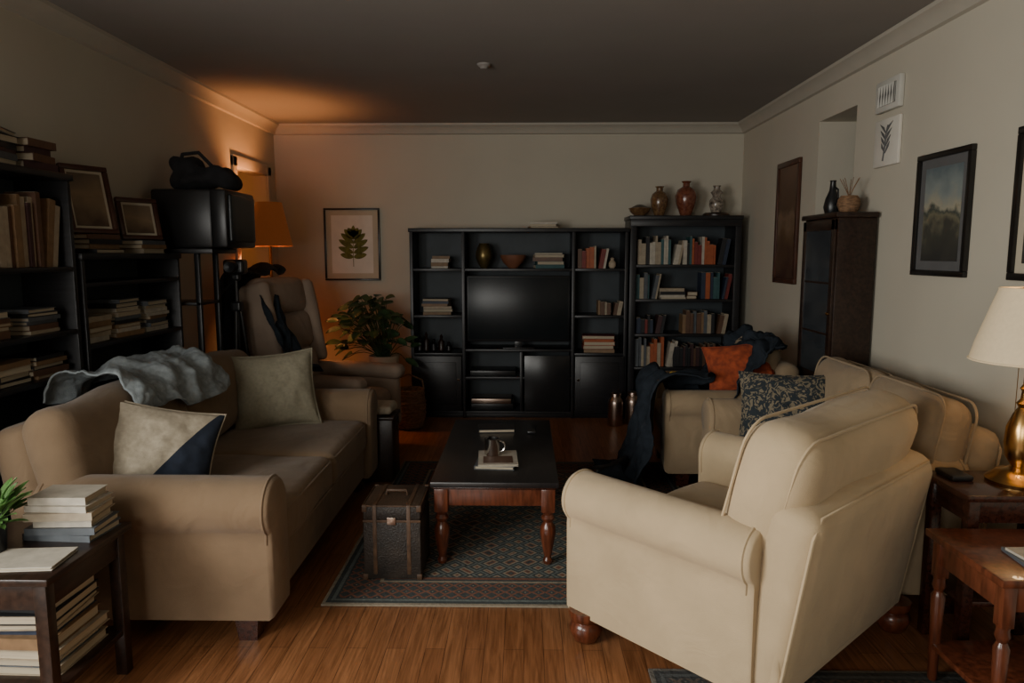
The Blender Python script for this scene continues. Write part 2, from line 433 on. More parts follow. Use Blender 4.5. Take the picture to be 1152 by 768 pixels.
mb.box(WX0,WX1,YF-th,YF,0,.8,M_wall,0); mb.box(WX0,WX1,YF-th,YF,2.25,H,M_wall,0); mb.finish('wall_front')
mb=MB(); a=XR+th
mb.box(a,a+.5,5.08,5.14,1.0,2.46,M_wall,0); mb.box(a,a+.5,4.46,4.52,1.0,2.46,M_wall,0)
mb.box(a+.5,a+.55,4.46,5.14,1.0,2.46,M_ventdk_shade,0); mb.box(a,a+.5,4.52,5.08,.99,1.05,M_wall,0); mb.box(a,a+.5,4.52,5.08,2.40,2.46,M_wall,0)  # back panel coloured dark to stand for shade inside the opening
mb.finish('wall_niche')
mb=MB()
mb.box(XL-1.5,XL-1.4,5.3,YB,0,H,M_wall,0); mb.box(XL-1.4,XL-th,5.2,5.3,0,H,M_wall,0)
mb.finish('wall_hallway')
prof=[(0,0),(.085,0),(.08,-.018),(.058,-.03),(.035,-.058),(.022,-.085),(0,-.092)]
for i,(M_,ln) in enumerate([(T((XL,YB,H))@RZ(-90),XR-XL),(T((XR,YB,H))@RZ(180),YB-YF),(T((XL,YF,H)),YB-YF)]):
    mb=MB(); mb.prism(prof,0,ln,M_trim,M_); mb.finish('trim_%d'%(i+1))
mb=MB(); mb.box(XL,XR,YB-.015,YB,0,.1,M_trim,.003); mb.finish('baseboard_back')
mb=MB(); mb.box(XR-.015,XR,YF,YB-.015,0,.1,M_trim,.003); mb.finish('baseboard_right')
mb=MB(); mb.box(XL,XL+.015,YF,5.78,0,.1,M_trim,.003); mb.finish('baseboard_left')
mb=MB()
for y0,y1 in ((5.78,5.86),(6.56,6.64)): mb.box(XL-.01,XL+.02,y0,y1,0,2.28,M_trim,.004)
mb.box(XL-.01,XL+.02,5.78,6.64,2.2,2.29,M_trim,.004); mb.box(XL-th,XL-.01,5.845,5.86,0,2.2,M_trim,0); 
mb.finish('trim_4')
mb=MB()
for y in (-.3,.5,1.26): mb.box(XL-.08,XL-.03,y,y+.04,.75,2.2,M_trim,.003)
for z in (.75,2.16): mb.box(XL-.08,XL-.03,-.3,1.3,z,z+.04,M_trim,.003)
mb.finish('window_1')
mb=MB()
for x in (WX0,(WX0+WX1)/2,WX1-.04): mb.box(x,x+.04,YF-.08,YF-.03,.8,2.25,M_trim,.003)
for z in (.8,2.21): mb.box(WX0,WX1,YF-.08,YF-.03,z,z+.04,M_trim,.003)
mb.finish('added_window_2')  # unseen rear window, added and placed to shape the soft light
mb=MB(); mb.lathe([(.0,-.03),(.02,-.03),(.028,-.018),(.042,-.010),(.045,0)],M_ceil,(-.26,4.68,H)); mb.finish('smoke_detector')

# ---------------------------------------------------------------- rugs
def rug(name,x0,x1,y0,y1,base,cols):
    m=rug_mat(name+'_weave',(x1-x0)/2,(y1-y0)/2,base,cols)
    mb=MB(); mb.box(x0,x1,y0,y1,.0005,.010,m,.003)
    mb.finish(name,origin=((x0+x1)/2,(y0+y1)/2,0))
rug('area_rug',-.87,1.0,2.87,5.0,(.046,.058,.061),[(.19,.08,.052),(.28,.235,.17),(.13,.155,.148)])
rug('area_rug',.45,1.98,1.2,2.42,(.06,.065,.067),[(.14,.11,.09),(.18,.165,.14),(.11,.12,.12)])
FZ=.010

# ---------------------------------------------------------------- sofas
def arc_profile(W,at,ah,rr,zb):
    yo=W/2; yc=yo-rr; zc=ah-rr; pts=[(yc+.62*rr,zb),(yc+.66*rr,zc-rr*1.1)]
    for k in range(19):
        a=radians(-50+ (235)*k/18); pts.append((yc+rr*cos(a),zc+rr*sin(a)))
    yi=yo-at
    pts.append((min(yi,yc-rr*.95),zc-rr*.8)); pts.append((yi,zb)); return pts
def sofa(name,cx,cy,rot,W,D,ah,sh,bh,m,n=2,at=.22,rr=.105,zb=.11,foot='block',backtop=None,tilt=9,bt=.17,bc=.19,frontin=.02,pipe=True,cr_=.085,coff=0,ctilt=4,bext=.10,finset=.13,puff=.22):
    mb=MB(T((cx,cy,0))@RZ(rot))
    iw=W-2*at
    mb.rbox((-.0,0,(zb+.33)/2),(D-.10,W-.13,.33-zb),.02,m,n=3)
    P=arc_profile(W,at,ah,rr,zb)
    for sg in (1,-1):
        poly=[(p[0]*sg,p[1]) for p in P]
        if sg<0: poly.reverse()
        X=RZ(-90)
        mb.prism([(-p[0],p[1]) for p in poly],-D/2+.13,D/2,m,X,rnd=.10)
        mb.tube([Vector((D/2-.022,p[0],p[1])) for p in poly][1:-1],.0055,m,6)
        mb.tube([Vector((-D/2+.155,p[0],p[1])) for p in poly][1:-1],.0055,m,6)
    cw=iw/n; x0=-D/2+.24; x1=D/2-frontin
    for i in range(n):
        yc=-iw/2+cw*(i+.5)
        mb.rbox(((x0+x1)/2,yc,(.30+sh)/2),(x1-x0,cw-.006,sh-.30),.055,m,puff=.16,axis=2,wob=.012,ws=3)
        for zz in (.325,sh-.03):
            e=.012;a0,a1=x0+e,x1-.012; b0,b1=yc-cw/2+.012,yc+cw/2-.012
            pts=[]
            for (qx,qy,st) in ((a1-.05,b1-.05,0),(a0+.05,b1-.05,90),(a0+.05,b0+.05,180),(a1-.05,b0+.05,270)):
                for k in range(5):
                    an=radians(st+k*22.5); pts.append((qx+.055*cos(an),qy+.055*sin(an),zz))
            mb.tube(pts,.0055,m,6,True)
    fb=backtop or bh-.12
    X=T((-D/2+bt/2+.05,0,zb))@RY(-tilt)
    hh=(fb-zb)/cos(radians(tilt))
    mb.rbox((0,0,hh/2),(bt,W-.12,hh),min(.065,bt*.45),m,X,n=5,wob=.008)
    e=bt/2
    if pipe: mb.tube([(-e+.012,-(W-.12)/2+.015,.03),(-e+.012,-(W-.12)/2+.015,hh-.07),(-e+.018,-(W-.12)/2+.06,hh-.018),(-e+.018,(W-.12)/2-.06,hh-.018),(-e+.012,(W-.12)/2-.015,hh-.07),(-e+.012,(W-.12)/2-.015,.03)],.006,m,6,False,X)
    nb=n; bw=(iw+bext)/nb
    hb=bh-sh+.01
    X=T((-D/2+bt+.05+bc/2-.045+coff,0,sh-.01))@RY(-tilt-ctilt)
    for i in range(nb):
        yc=-bw*nb/2+bw*(i+.5)
        mb.rbox((0,yc,hb/2),(bc,bw-.004,hb),cr_,m,X,puff=puff,axis=0,wob=.025,ws=3,n=8)
        if pipe:
            for xx in (-bc/2+.03,bc/2-.03):
                pts=[]
                for (qy,qz,st) in ((yc+bw/2-cr_,hb-cr_,0),(yc-bw/2+cr_,hb-cr_,90),(yc-bw/2+cr_,cr_,180),(yc+bw/2-cr_,cr_,270)):
                    for k in range(6):
                        an=radians(st+k*18); pts.append((xx,qy+(cr_-.006)*cos(an),qz+(cr_-.006)*sin(an)))
                mb.tube(pts,.0055,m,6,True,X)
    for sx in (-1,1):
        for sy in (-1,1):
            fx,fy=sx*(D/2-finset),sy*(W/2-finset)
            if foot=='bun':
                mb.lathe([(.032,0),(.045,.006),(.058,.03),(.066,.055),(.058,.078),(.050,.086),(.060,.092),(.066,.11),(.066,.13)],M_cherry,(fx,fy,0))
            else:
                mb.add([(fx-.035,fy-.035,0),(fx+.035,fy-.035,0),(fx+.035,fy+.035,0),(fx-.035,fy+.035,0),(fx-.05,fy-.05,.13),(fx+.05,fy-.05,.13),(fx+.05,fy+.05,.13),(fx-.05,fy+.05,.13)],
                    [(3,2,1,0),(4,5,6,7),(0,1,5,4),(1,2,6,5),(2,3,7,6),(3,0,4,7)],M_cherrydk)
    return mb.finish(name,ang=50)

sofa('three_seat_sofa',-1.455,3.5,0,2.0,1.02,.655,.49,.93,M_tan,n=2,at=.23,rr=.115,bt=.17,bc=.20,pipe=False,cr_=.095,backtop=.85,ctilt=2,coff=-.05,bext=.36,tilt=9)
sofa('armchair',.86,2.675,133,1.12,.92,.665,.46,.985,M_cream,n=1,at=.19,rr=.10,foot='bun',backtop=.755,bc=.24,tilt=9,coff=-.06,bext=.22,zb=.115,finset=.075,cr_=.10,ctilt=5,puff=.18)
sofa('loveseat',1.475,3.43,180,1.34,.88,.68,.47,.93,M_beige,n=2,at=.19,rr=.10,bt=.15,bext=.30,backtop=.79,tilt=7,pipe=True,cr_=.09)
sofa('armchair',1.31,4.83,180,.92,.84,.64,.46,.93,M_beige,n=1,at=.18,rr=.09,pipe=False,bt=.14,tilt=6)

# recliner
RCX,RCY=-1.49,5.25
mb=MB(T((RCX,RCY,0))@RZ(-14))
mb.rbox((.02,0,.22),(.72,.56,.2),.04,M_recl); mb.rbox((.12,0,.39),(.62,.52,.17),.07,M_recl,puff=.15,wob=.01)
for sy in (-1,1):
    mb.rbox((.05,sy*.33,.36),(.80,.13,.42),.06,M_recl,wob=.01)
    mb.rbox((.07,sy*.33,.59),(.82,.17,.11),.055,M_recl,wob=.01)
X=T((-.28,0,.36))@RY(-12)
mb.rbox((-.03,0,.46),(.13,.60,.92),.06,M_recl,X,wob=.01)
for z0,z1,w in ((.10,.42,.52),(.40,.70,.56),(.68,.97,.60)):
    mb.rbox((.06,0,(z0+z1)/2),(.18,w,z1-z0),.08,M_recl,X,puff=.25,axis=0,wob=.01)
for sy in (-1,1): mb.rbox((.08,sy*.29,.60),(.24,.10,.66),.05,M_recl,X,wob=.01)
mb.box(-.3,.3,-.24,.24,0,.13,M_plastic,.01)
mb.finish('recliner_chair',ang=50)
cr=cos(radians(-14)); srn=sin(radians(-14))
def rl(x,y,z): return (RCX+x*cr-y*srn,RCY+x*srn+y*cr,z)
mb=MB()
drape(mb,[rl(-.62,-.08,.40),rl(-.64,-.08,.75),rl(-.65,-.08,1.10),rl(-.61,-.08,1.30),rl(-.51,-.08,1.36),rl(-.42,-.08,1.32)],(-srn,cr,0),.54,M_blkcloth,amp=.05,freq=14,seed=3)
mb.finish('black_jacket',solid=.006,recalc=False)
mb=MB()
drape(mb,[rl(-.31,-.26,1.15),rl(-.24,-.27,1.02),rl(-.17,-.28,.88),rl(-.08,-.32,.74),rl(.02,-.35,.685),rl(.14,-.36,.675)],(-srn,cr,0),.22,M_slate,amp=.03,freq=9,seed=5,rough=.02)
mb.finish('dark_scarf',solid=.006,recalc=False)

# ---------------------------------------------------------------- throws & pillows
mb=MB()
drape(mb,[(-2.015,3.36,.86),(-2.005,3.36,.91),(-1.94,3.36,.94),(-1.86,3.37,.95),(-1.77,3.38,.945),(-1.70,3.39,.89),(-1.655,3.40,.78)],(0.06,1,0),.76,M_greyb,amp=.028,freq=22,rough=.032,seed=1,nu=80,nv=110,edge=.06)
mb.finish('throw_blanket',solid=.008,recalc=False)
def sag(q,u,v):
    k=max(0,min(1,(q.y-4.50)/.14))*max(0,min(1,(q.x-.90)/.10)); q.z-=.17*k*k*(3-2*k); return q
mb=MB()
drape(mb,[(.50,4.58,.013),(.62,4.58,.014),(.72,4.58,.03),(.79,4.58,.22),(.82,4.58,.45),(.85,4.58,.62),(.90,4.58,.675),(1.0,4.58,.69),(1.16,4.58,.685)],(0,1,0),.66,M_slate,amp=.05,freq=15,rough=.035,seed=2,nu=100,nv=70,minz=.013,wfn=lambda u:1.08-.12*u,post=sag)
drape(mb,[(1.66,4.78,.96),(1.58,4.78,1.0),(1.47,4.78,.98),(1.38,4.78,.87),(1.30,4.78,.70),(1.20,4.76,.55)],(0,-1,0),.80,M_slate,amp=-.055,freq=17,rough=-.06,seed=6,nu=60,nv=60)
mb.box(.95,1.08,4.58,4.60,.715,.735,M_yell,.008)
mb.finish('wool_blanket',solid=.008,recalc=False)

mb=MB(); pillow(mb,T((-1.56,2.93,.665))@RZ(30)@RX(62)@RZ(-16),.47,.40,.17,M_stripe,M_navy,lambda v:.36+.55*v); mb.finish('throw_pillow',recalc=True)
mb=MB(); pillow(mb,T((-1.47,4.10,.70))@RZ(20)@RX(70)@RZ(4),.48,.46,.18,M_sage); mb.finish('throw_pillow')
mb=MB(); pillow(mb,T((1.42,3.80,.67))@RZ(-14)@RX(62),.50,.40,.16,M_paisley); mb.finish('throw_pillow')
mb=MB(); pillow(mb,T((1.39,4.56,.775))@RZ(-8)@RX(60)@RZ(8),.43,.32,.14,M_rust); mb.finish('throw_pillow')
mb=MB(T((.58,4.66,.03))@RZ(200))
mb.rbox((0,0,.03),(.26,.09,.055),.027,M_plastic,fn=lambda p:(p.x,p.y*(1-.5*max(0,-p.x)/.13),p.z*(1+1.1*max(0,-p.x+.0)/.13)+max(0,-p.x)*.25))
mb.box(-.12,.12,-.035,.035,0,.012,M_plastic,.003)
mb.finish('dark_shoe')

# ---------------------------------------------------------------- coffee table
mb=MB(); x0,x1,y0,y1=-.445,.165,3.24,4.52; h=.43
mb.box(x0,x1,y0,y1,h-.028,h,M_top,.006)
mb.box(x0+.012,x1-.012,y0+.012,y1-.012,h-.04,h-.028,M_cherrydk,.003)
for a,b,c,d in ((x0+.03,x1-.03,y0+.03,y0+.05),(x0+.03,x1-.03,y1-.05,y1-.03),(x0+.03,x0+.05,y0+.03,y1-.03),(x1-.05,x1-.03,y0+.03,y1-.03)):
    mb.box(a,b,c,d,h-.125,h-.04,M_cherry,.003)
LEG=[(.014,0),(.02,.004),(.024,.02),(.016,.035),(.02,.05),(.03,.10),(.038,.15),(.036,.18),(.022,.205),(.030,.215),(.034,.225),(.024,.24),(.032,.26)]
for lx in (x0+.05,x1-.05):
    for ly in (y0+.05,y1-.05):
        mb.lathe([(r,z*1.04) for r,z in LEG],M_cherry,(lx,ly,FZ),20)
        mb.box(lx-.033,lx+.033,ly-.033,ly+.033,.275,h-.04,M_cherry,.004)
mb.finish('coffee_table')
mb=MB(); z=h+.0005
book(mb,-.14,3.57,z,.20,.27,.018,-4,M_book[9]); book(mb,-.135,3.56,z+.0185,.20,.26,.010,3,M_book[6])
mb.box(-.075,.075,-.10,.02,.0001,.001,M_book[4],0,T((-.135,3.56,z+.0285))@RZ(3)); mb.finish('magazine_stack')
mb=MB(); zc=z+.0305
mb.lathe([(.0,0),(.036,0),(.040,.006),(.040,.085),(.043,.09),(.037,.088),(.036,.01),(.0,.008)],M_silver,(-.165,3.60,zc),24)
mb.tube([(-.165+.038+.028*sin(a),3.60,zc+.045+.028*cos(a)) for a in [k*pi/8 for k in range(9)]],.005,M_silver)
mb.finish('metal_mug')
mb=MB(); book(mb,-.17,4.25,z,.22,.15,.02,5,M_book[5]); mb.box(.02,.07,4.15,4.32,z,z+.016,M_plastic,.005); mb.finish('remote_control')

# trunk
mb=MB(); a0,a1,b0,b1,hh=-.735,-.47,3.10,3.40,.365
mb.box(a0,a1,b0,b1,FZ+.004,hh-.075,M_leather,.010); mb.box(a0,a1,b0,b1,hh-.072,hh-.004,M_leather,.012); mb.box(a0+.004,a1-.004,b0+.004,b1-.004,hh-.01,hh,M_trunktop,.004)
for xx in (a0,a1):
    for yy in (b0,b1):
        for z0_,z1_ in ((FZ+.002,.04),(hh-.03,hh+.002)):
            mb.box(xx-.003 if xx==a0 else xx-.02,xx+.02 if xx==a0 else xx+.003,yy-.003 if yy==b0 else yy-.02,yy+.02 if yy==b0 else yy+.003,z0_,z1_,M_trunkedge,.003)
for za,zb_ in ((hh-.079,hh-.068),(hh-.006,hh+.001)): mb.box(a0,a1,b0-.002,b0+.004,za,zb_,M_trunkedge,.001)
for xx in (a0+.055,a1-.055):
    mb.box(xx-.009,xx+.009,b0-.003,b0,FZ+.03,hh,M_trunkedge,.001); mb.box(xx-.009,xx+.009,b0,b1,hh,hh+.003,M_trunkedge,.001)
mb.box((a0+a1)/2-.02,(a0+a1)/2+.02,b0-.007,b0,hh-.09,hh-.055,M_steel,.002)
for xx in (a0,a1): mb.box(xx-.002,xx+.002,b0,b1,hh-.006,hh+.001,M_trunkedge,.001)
mb.tube([((a0+a1)/2-.05,(b0+b1)/2,hh),((a0+a1)/2-.045,(b0+b1)/2,hh+.022),((a0+a1)/2+.045,(b0+b1)/2,hh+.022),((a0+a1)/2+.05,(b0+b1)/2,hh)],.007,M_trunkedge)
mb.finish('vintage_trunk')

# ---------------------------------------------------------------- media unit
def unit(mb,x0,x1,yf,yb,z1,m,cols,shelves,t=.028,back=M_blackin):
    mb.box(x0,x1,yb-.015,yb,0.0,z1,back,0)
    for x in [x0]+cols+[x1]:
        a=x if x==x0 else (x-t if x==x1 else x-t/2)
        mb.box(a,a+t,yf,yb-.015,0,z1-.0,m,.002)
    mb.box(x0-.01,x1+.01,yf-.01,yb,z1,z1+.035,m,.004)
    for (a,b,z) in shelves: mb.box(a+.001,b-.001,yf+.01,yb-.015,z-.024,z,m,.002)
YU=6.40; YW=6.785
mb=MB(); c1,c2=-.55,.44; X0,X1=-1.03,.925
unit(mb,X0,X1,YU,YW,1.69,M_black,[c1,c2],
 [(X0,c1,1.366),(X0,c1,.945),(X0,c1,.60),(c2,X1,1.366),(c2,X1,.945),(c2,X1,.60),(c1,c2,1.366),(c1,c2,.635),(X0,X1,.06),(c1,c2,.38)])
mb.box(X0,X1,YU+.02,YU+.03,0,.04,M_black,.001)
for a,b in ((X0,c1),(c2,X1)):
    mb.box(a+.02,b-.02,YU-.018,YU,.065,.575,M_black,.004)
    mb.box(a+.07,b-.07,YU-.024,YU-.016,.12,.52,M_black,.004)
    mb.lathe([(.0,0),(.012,0),(.012,.012),(0,.02)],M_silver,(0,0,0),12,T((b-.05 if a==X0 else a+.05,YU-.018,.36))@RX(90))
mb.box(-.04,-.015,YU,YW-.015,.065,.61,M_black,.002)
mb.box(-.0,c2-.025,YU-.012,YU-.002,.07,.58,M_glassdk,.003)
mb.box(c1+.05,-.08,YU+.06,YU+.32,.381,.43,M_plastic,.004); mb.box(c1+.06,-.1,YU+.06,YU+.32,.061,.12,M_plastic,.004)
mb.box(c1+.06,-.12,YU+.06,YU+.30,.121,.165,M_steel,.004)
mb.finish('entertainment_center')
mb=MB(); mb.box(-.525,.413,YU+.06,YU+.105,.70,1.30,M_plastic,.006); mb.box(-.51,.398,YU+.056,YU+.062,.722,1.285,M_screen,.002)
mb.box(-.2,.09,YU+.03,YU+.2,.636,.648,M_plastic,.004); mb.box(-.09,-.02,YU+.08,YU+.12,.645,.71,M_plastic,.003)
mb.finish('television')
mb=MB()
stack(mb,-.80,YU+.14,.946,6,.28,.19,cols=[0,1,2,5,7,8])
stack(mb,-.77,YU+.14,1.367,4,.17,.13,cols=[0,6,7])
stack(mb,.22,YU+.14,1.367,5,.27,.17,cols=[2,3,4,9,0])
row(mb,.48,.73,YU+.05,1.367,.15,.21,cols=[0,2,6,4,8])
row(mb,.67,.86,YU+.05,.946,.10,.13,cols=[0,7,4]); stack(mb,.68,YU+.15,.601,5,.30,.2,cols=[0,2,8,6,7])
stack(mb,.17,YU+.13,1.7255,3,.28,.18,cols=[0,6,7],tmin=.015,tmax=.022)
mb.finish('shelf_books')
mb=MB(); mb.lathe([(.03,0),(.035,.01),(.05,.03),(.075,.09),(.078,.13),(.06,.19),(.045,.215),(.05,.225),(.042,.222),(.04,.2),(0,.19)],M_bronze,(-.37,YU+.15,1.367)); mb.finish('bronze_vase')
mb=MB(); mb.lathe([(.04,0),(.05,.012),(.09,.05),(.115,.10),(.118,.12),(.105,.10),(.06,.03),(0,.02)],M_terra,(-.105,YU+.15,1.367)); mb.finish('decorative_bowl')
mb=MB(); mb.lathe([(.02,0),(.035,.02),(.035,.05),(.015,.075),(.02,.09),(.0,.1)],M_pot,(.80,YU+.14,1.367)); mb.finish('small_ornament')
mb=MB()
for i,(x,hh_) in enumerate(((-.97,.14),(-.91,.18),(-.84,.12),(-.77,.16),(-.70,.09))):
    mb.lathe([(.022,0),(.03,.01),(.028,hh_*.55),(.012,hh_*.7),(.016,hh_*.85),(0,hh_)],M_espresso if i%2 else M_plastic,(x,YU+.14,.601),16)
mb.finish('figurine_collection')

# tall bookcase
mb=MB(); B0,B1=.945,1.93; YC=6.42; zt=1.80
unit(mb,B0,B1,YC,YW,zt,M_black,[],[(B0,B1,z) for z in (1.40,1.09,.775,.47,.16)],t=.055)
mb.box(B0,B1,YC+.01,YC+.03,0,.14,M_black,.003)
mb.box(B0,B1,YC-.005,YC+.02,zt-.06,zt,M_black,.003)
mb.finish('bookcase')
mb=MB()
row(mb,1.02,1.40,YC+.05,1.401,.18,.26,cols=[0,6,3,1,6,5,0]); row(mb,1.43,1.80,YC+.05,1.401,.17,.25,cols=[0,8,2,1,6,5,3])
row(mb,1.01,1.19,YC+.05,1.091,.18,.24,cols=[0,9,6,3]); stack(mb,1.34,YC+.14,1.091,4,.24,.18,cols=[0,6,5]); stack(mb,1.52,YC+.15,1.091,2,.1,.15)
row(mb,1.60,1.83,YC+.05,1.091,.18,.24,cols=[8,2,1,3]); 
row(mb,1.02,1.26,YC+.05,.776,.12,.20,cols=[10,2,5,1,9]); row(mb,1.44,1.82,YC+.05,.776,.16,.21,cols=[0,4,7,9,5])
row(mb,1.01,1.35,YC+.05,.471,.18,.27,cols=[0,6,8,9,0,3]); row(mb,1.36,1.80,YC+.05,.471,.16,.21,cols=[10,4,5])
mb.finish('shelf_books')
zt2=zt+.0355
mb=MB(); mb.lathe([(.04,0),(.045,.01),(.075,.09),(.082,.15),(.065,.20),(.03,.225),(.03,.25),(.042,.265),(.03,.26),(0,.22)],M_amber,(1.22,YC+.15,zt2)); mb.finish('ceramic_vase')
mb=MB(); mb.lathe([(.045,0),(.05,.01),(.088,.11),(.098,.18),(.078,.235),(.032,.265),(.03,.29),(.045,.31),(.03,.3),(0,.27)],M_red,(1.46,YC+.15,zt2))
mb.finish('ceramic_vase')
mb=MB(); mb.lathe([(.045,0),(.05,.02),(.065,.07),(.06,.11),(.035,.14),(.04,.16),(.055,.18),(.03,.205),(.028,.225),(.036,.24),(0,.22)],M_vase3,(1.73,YC+.13,zt2+.03)); 
mb.lathe([(.0,0),(.12,0),(.12,.012),(.10,.029),(0,.029)],M_espresso,(1.73,YC+.13,zt2)); mb.finish('glass_decanter')
mb=MB(); mb.lathe([(.045,0),(.05,.01),(.085,.035),(.10,.07),(.09,.075),(.05,.02),(0,.015)],M_amber,(1.04,YC+.13,zt2)); mb.lathe([(0,0),(.06,.01),(.07,.04),(.03,.06),(0,.065)],M_espresso,(1.04,YC+.13,zt2+.04)); mb.finish('fruit_bowl')

for x,y,s_ in ((.80,6.14,1.0),(.96,6.20,.98)):
    mb=MB(); mb.lathe([(.062,0),(.066,.006),(.066,.20),(.062,.225),(.045,.25),(.042,.262),(.048,.266),(.046,.285),(.02,.295),(0,.297)],M_steel,(x,y,0)); mb.finish('metal_canister')

# ---------------------------------------------------------------- pictures
def frame(name,M_,w,h,fw,fm,art,mount=0,dep=.025,mountm=M_mat,extra=None):
    e=bpy.data.objects.new(name,None); scene.collection.objects.link(e); e.location=M_.translation; e.empty_display_size=.1
    bpy.context.view_layer.update()
    mb=MB(M_)
    mb.box(-w/2,w/2,-dep,0,-h/2,-h/2+fw,fm,.004); mb.box(-w/2,w/2,-dep,0,h/2-fw,h/2,fm,.004)
    mb.box(-w/2,-w/2+fw,-dep,0,-h/2+fw,h/2-fw,fm,.004); mb.box(w/2-fw,w/2,-dep,0,-h/2+fw,h/2-fw,fm,.004)
    mb.box(-w/2+fw,w/2-fw,-.010,0,-h/2+fw,h/2-fw,mountm,0)
    mb.finish('frame',parent=e)
    i=fw+mount
    mb=MB(M_); mb.box(-w/2+i,w/2-i,-.0125,-.010,-h/2+i,h/2-i,art,0)
    mb.finish('artwork',parent=e)
    if extra: extra(M_,e)
def leafart(M_,e):
    mb=MB(M_)
    def leaf(cx,cz,L,W,ang):
        n=10; ca,sa=cos(ang),sin(ang); top=[];bot=[]
        for i in range(n+1):
            t=i/n; w=W*sin(pi*t)**.6*(1-.2*t)
            for sg,l in ((1,top),(-1,bot)):
                l.append((cx+ca*t*L-sa*w*sg,-.0135,cz+sa*t*L+ca*w*sg))
        mb.add(top+bot[::-1],[tuple(range(2*n+2))],M_leafart)
    for k,(dz,l) in enumerate(((-.03,.13),(.01,.155),(.055,.16),(.10,.15),(.14,.125),(.17,.09))):
        leaf(.01,-.09+dz,l,.030,radians(12+k*9)); leaf(.01,-.09+dz,l,.030,radians(168-k*9))
    leaf(.01,.06,.12,.026,radians(88)); mb.box(.005,.011,-.0135,-.0125,-.21,.12,M_leafart,0)
    mb.finish('leaf_motif',parent=e,recalc=False)
frame('framed_leaf_print',T((-1.635,YB-.001,1.585)),.53,.68,.018,M_frameblk,M_white,.05,extra=leafart)
RW=RZ(-90)
frame('framed_painting',T((XR-.001,3.53,1.69))@RW,.45,.60,.028,M_frameblk,M_art1,.045,mountm=M_ventdk_shade)
frame('framed_painting',T((XR-.001,5.58,1.735))@RW,.46,.93,.04,M_framebr,M_art2,0)
frame('framed_painting',T((XR-.001,2.80,1.70))@RW,.42,.62,.03,M_frameblk,M_art1,.04)
mb=MB(T((XR-.001,4.10,2.37))@RW)
mb.box(-.13,.13,-.03,0,-.085,.085,M_vent,.006); mb.box(-.095,.095,-.032,-.028,-.055,.055,M_ventdk_shade,.001)
for k in range(7): mb.tube([(-.09+k*.03,-.034,-.055),(-.075+k*.03 if k<6 else .09,-.034,.055)],.004,M_vent,6)
for k in range(7): mb.tube([(-.09+k*.03,-.034,.055),(-.075+k*.03 if k<6 else .09,-.034,-.055)],.004,M_vent,6)
mb.finish('wall_vent')
mb=MB(T((XR-.001,4.10,2.115))@RW)
mb.box(-.135,.135,-.02,0,-.13,.13,M_white,.006)
mb.tube([(-.02,-.022,-.10),(-.005,-.022,-.03),(0,-.022,.04),(.02,-.022,.09)],.005,M_ventdk_shade)
for k in range(4):
    z_=-.06+k*.035
    for sg in (-1,1): mb.tube([(0,-.022,z_),(sg*.03,-.022,z_+.035),(sg*(.045+.008*k),-.022,z_+.06)],.004,M_ventdk_shade,6,radii=[.002,.007,.001])
mb.finish('wall_plaque')

# ---------------------------------------------------------------- right cabinet
mb=MB(); x0,x1,y0,y1,zt=1.79,2.01,4.14,4.62,1.735
mb.box(x0,x1,y0,y1,.08,zt-.03,M_espresso,.004); mb.box(x0-.02,x1,y0-.02,y1+.02,zt-.03,zt,M_espresso,.006); mb.box(x0+.01,x1,y0+.02,y1-.02,0,.08,M_espresso,.002)
mb.box(x0-.016,x0,y0+.01,y1-.01,.10,.70,M_espresso,.004)
for a,b,c,d in ((y0+.01,y1-.01,.72,.78),(y0+.01,y1-.01,zt-.10,zt-.04),(y0+.01,y0+.055,.72,zt-.04),(y1-.055,y1-.01,.72,zt-.04)): mb.box(x0-.016,x0,a,b,c,d,M_espresso,.003)
mb.box(x0-.010,x0-.001,y0+.055,y1-.055,.78,zt-.10,M_glass2,0)
for zz in (1.02,1.32): mb.box(x0-.012,x0-.009,y0+.055,y1-.055,zz,zz+.012,M_espresso,0)
mb.lathe([(0,0),(.008,0),(.01,.012),(0,.018)],M_brass,(0,0,0),12,T((x0-.016,y0+.035,1.15))@RY(-90))
mb.finish('display_cabinet')
mb=MB(); mb.lathe([(.035,0),(.04,.01),(.05,.05),(.04,.10),(.02,.15),(.016,.2),(.02,.21),(0,.2)],M_plastic,(1.90,4.50,zt+.0005)); mb.tube([(1.90,4.50-.045,zt+.06),(1.90,4.42,zt+.10),(1.90,4.425,zt+.15),(1.90,4.475,zt+.17)],.006,M_plastic); mb.finish('black_pitcher')
mb=MB(); mb.lathe([(.04,0),(.05,.01),(.065,.05),(.06,.08),(.045,.10),(0,.09)],M_wicker,(1.90,4.27,zt+.0005))
for k in range(7):
    a=k*.9; mb.tube([(1.90,4.27,zt+.09),(1.90+.02*cos(a),4.27+.03*sin(a),zt+.14),(1.90+.05*cos(a),4.27+.07*sin(a),zt+.20)],.002,M_wicker,5)
mb.finish('twig_basket')

# ---------------------------------------------------------------- side tables
def side_table(name,x0,x1,y0,y1,h,m,mtop,shelf,turned=False,z0=0):
    mb=MB()
    mb.box(x0,x1,y0,y1,h-.025,h,mtop,.006)
    i=.02; j=i+.006
    mb.box(x0+j,x1-j,y0+j,y1-j,h-.11,h-.025,m,.004)
    for lx in (x0+i,x1-i-.04):
        for ly in (y0+i,y1-i-.04):
            if turned:
                mb.box(lx,lx+.04,ly,ly+.04,h-.16,h-.025,m,.003)
                mb.lathe([(.012,0),(.016,.01),(.018,.15),(.023,h-.24),(.014,h-.22),(.022,h-.20),(.018,h-.18),(.022,h-.16)],m,(lx+.02,ly+.02,z0),16)
            else: mb.box(lx,lx+.04,ly,ly+.04,z0,h-.025,m,.003)
    if shelf: mb.box(x0+j,x1-j,y0+j,y1-j,shelf-.02,shelf,m,.003)
    return mb.finish(name)
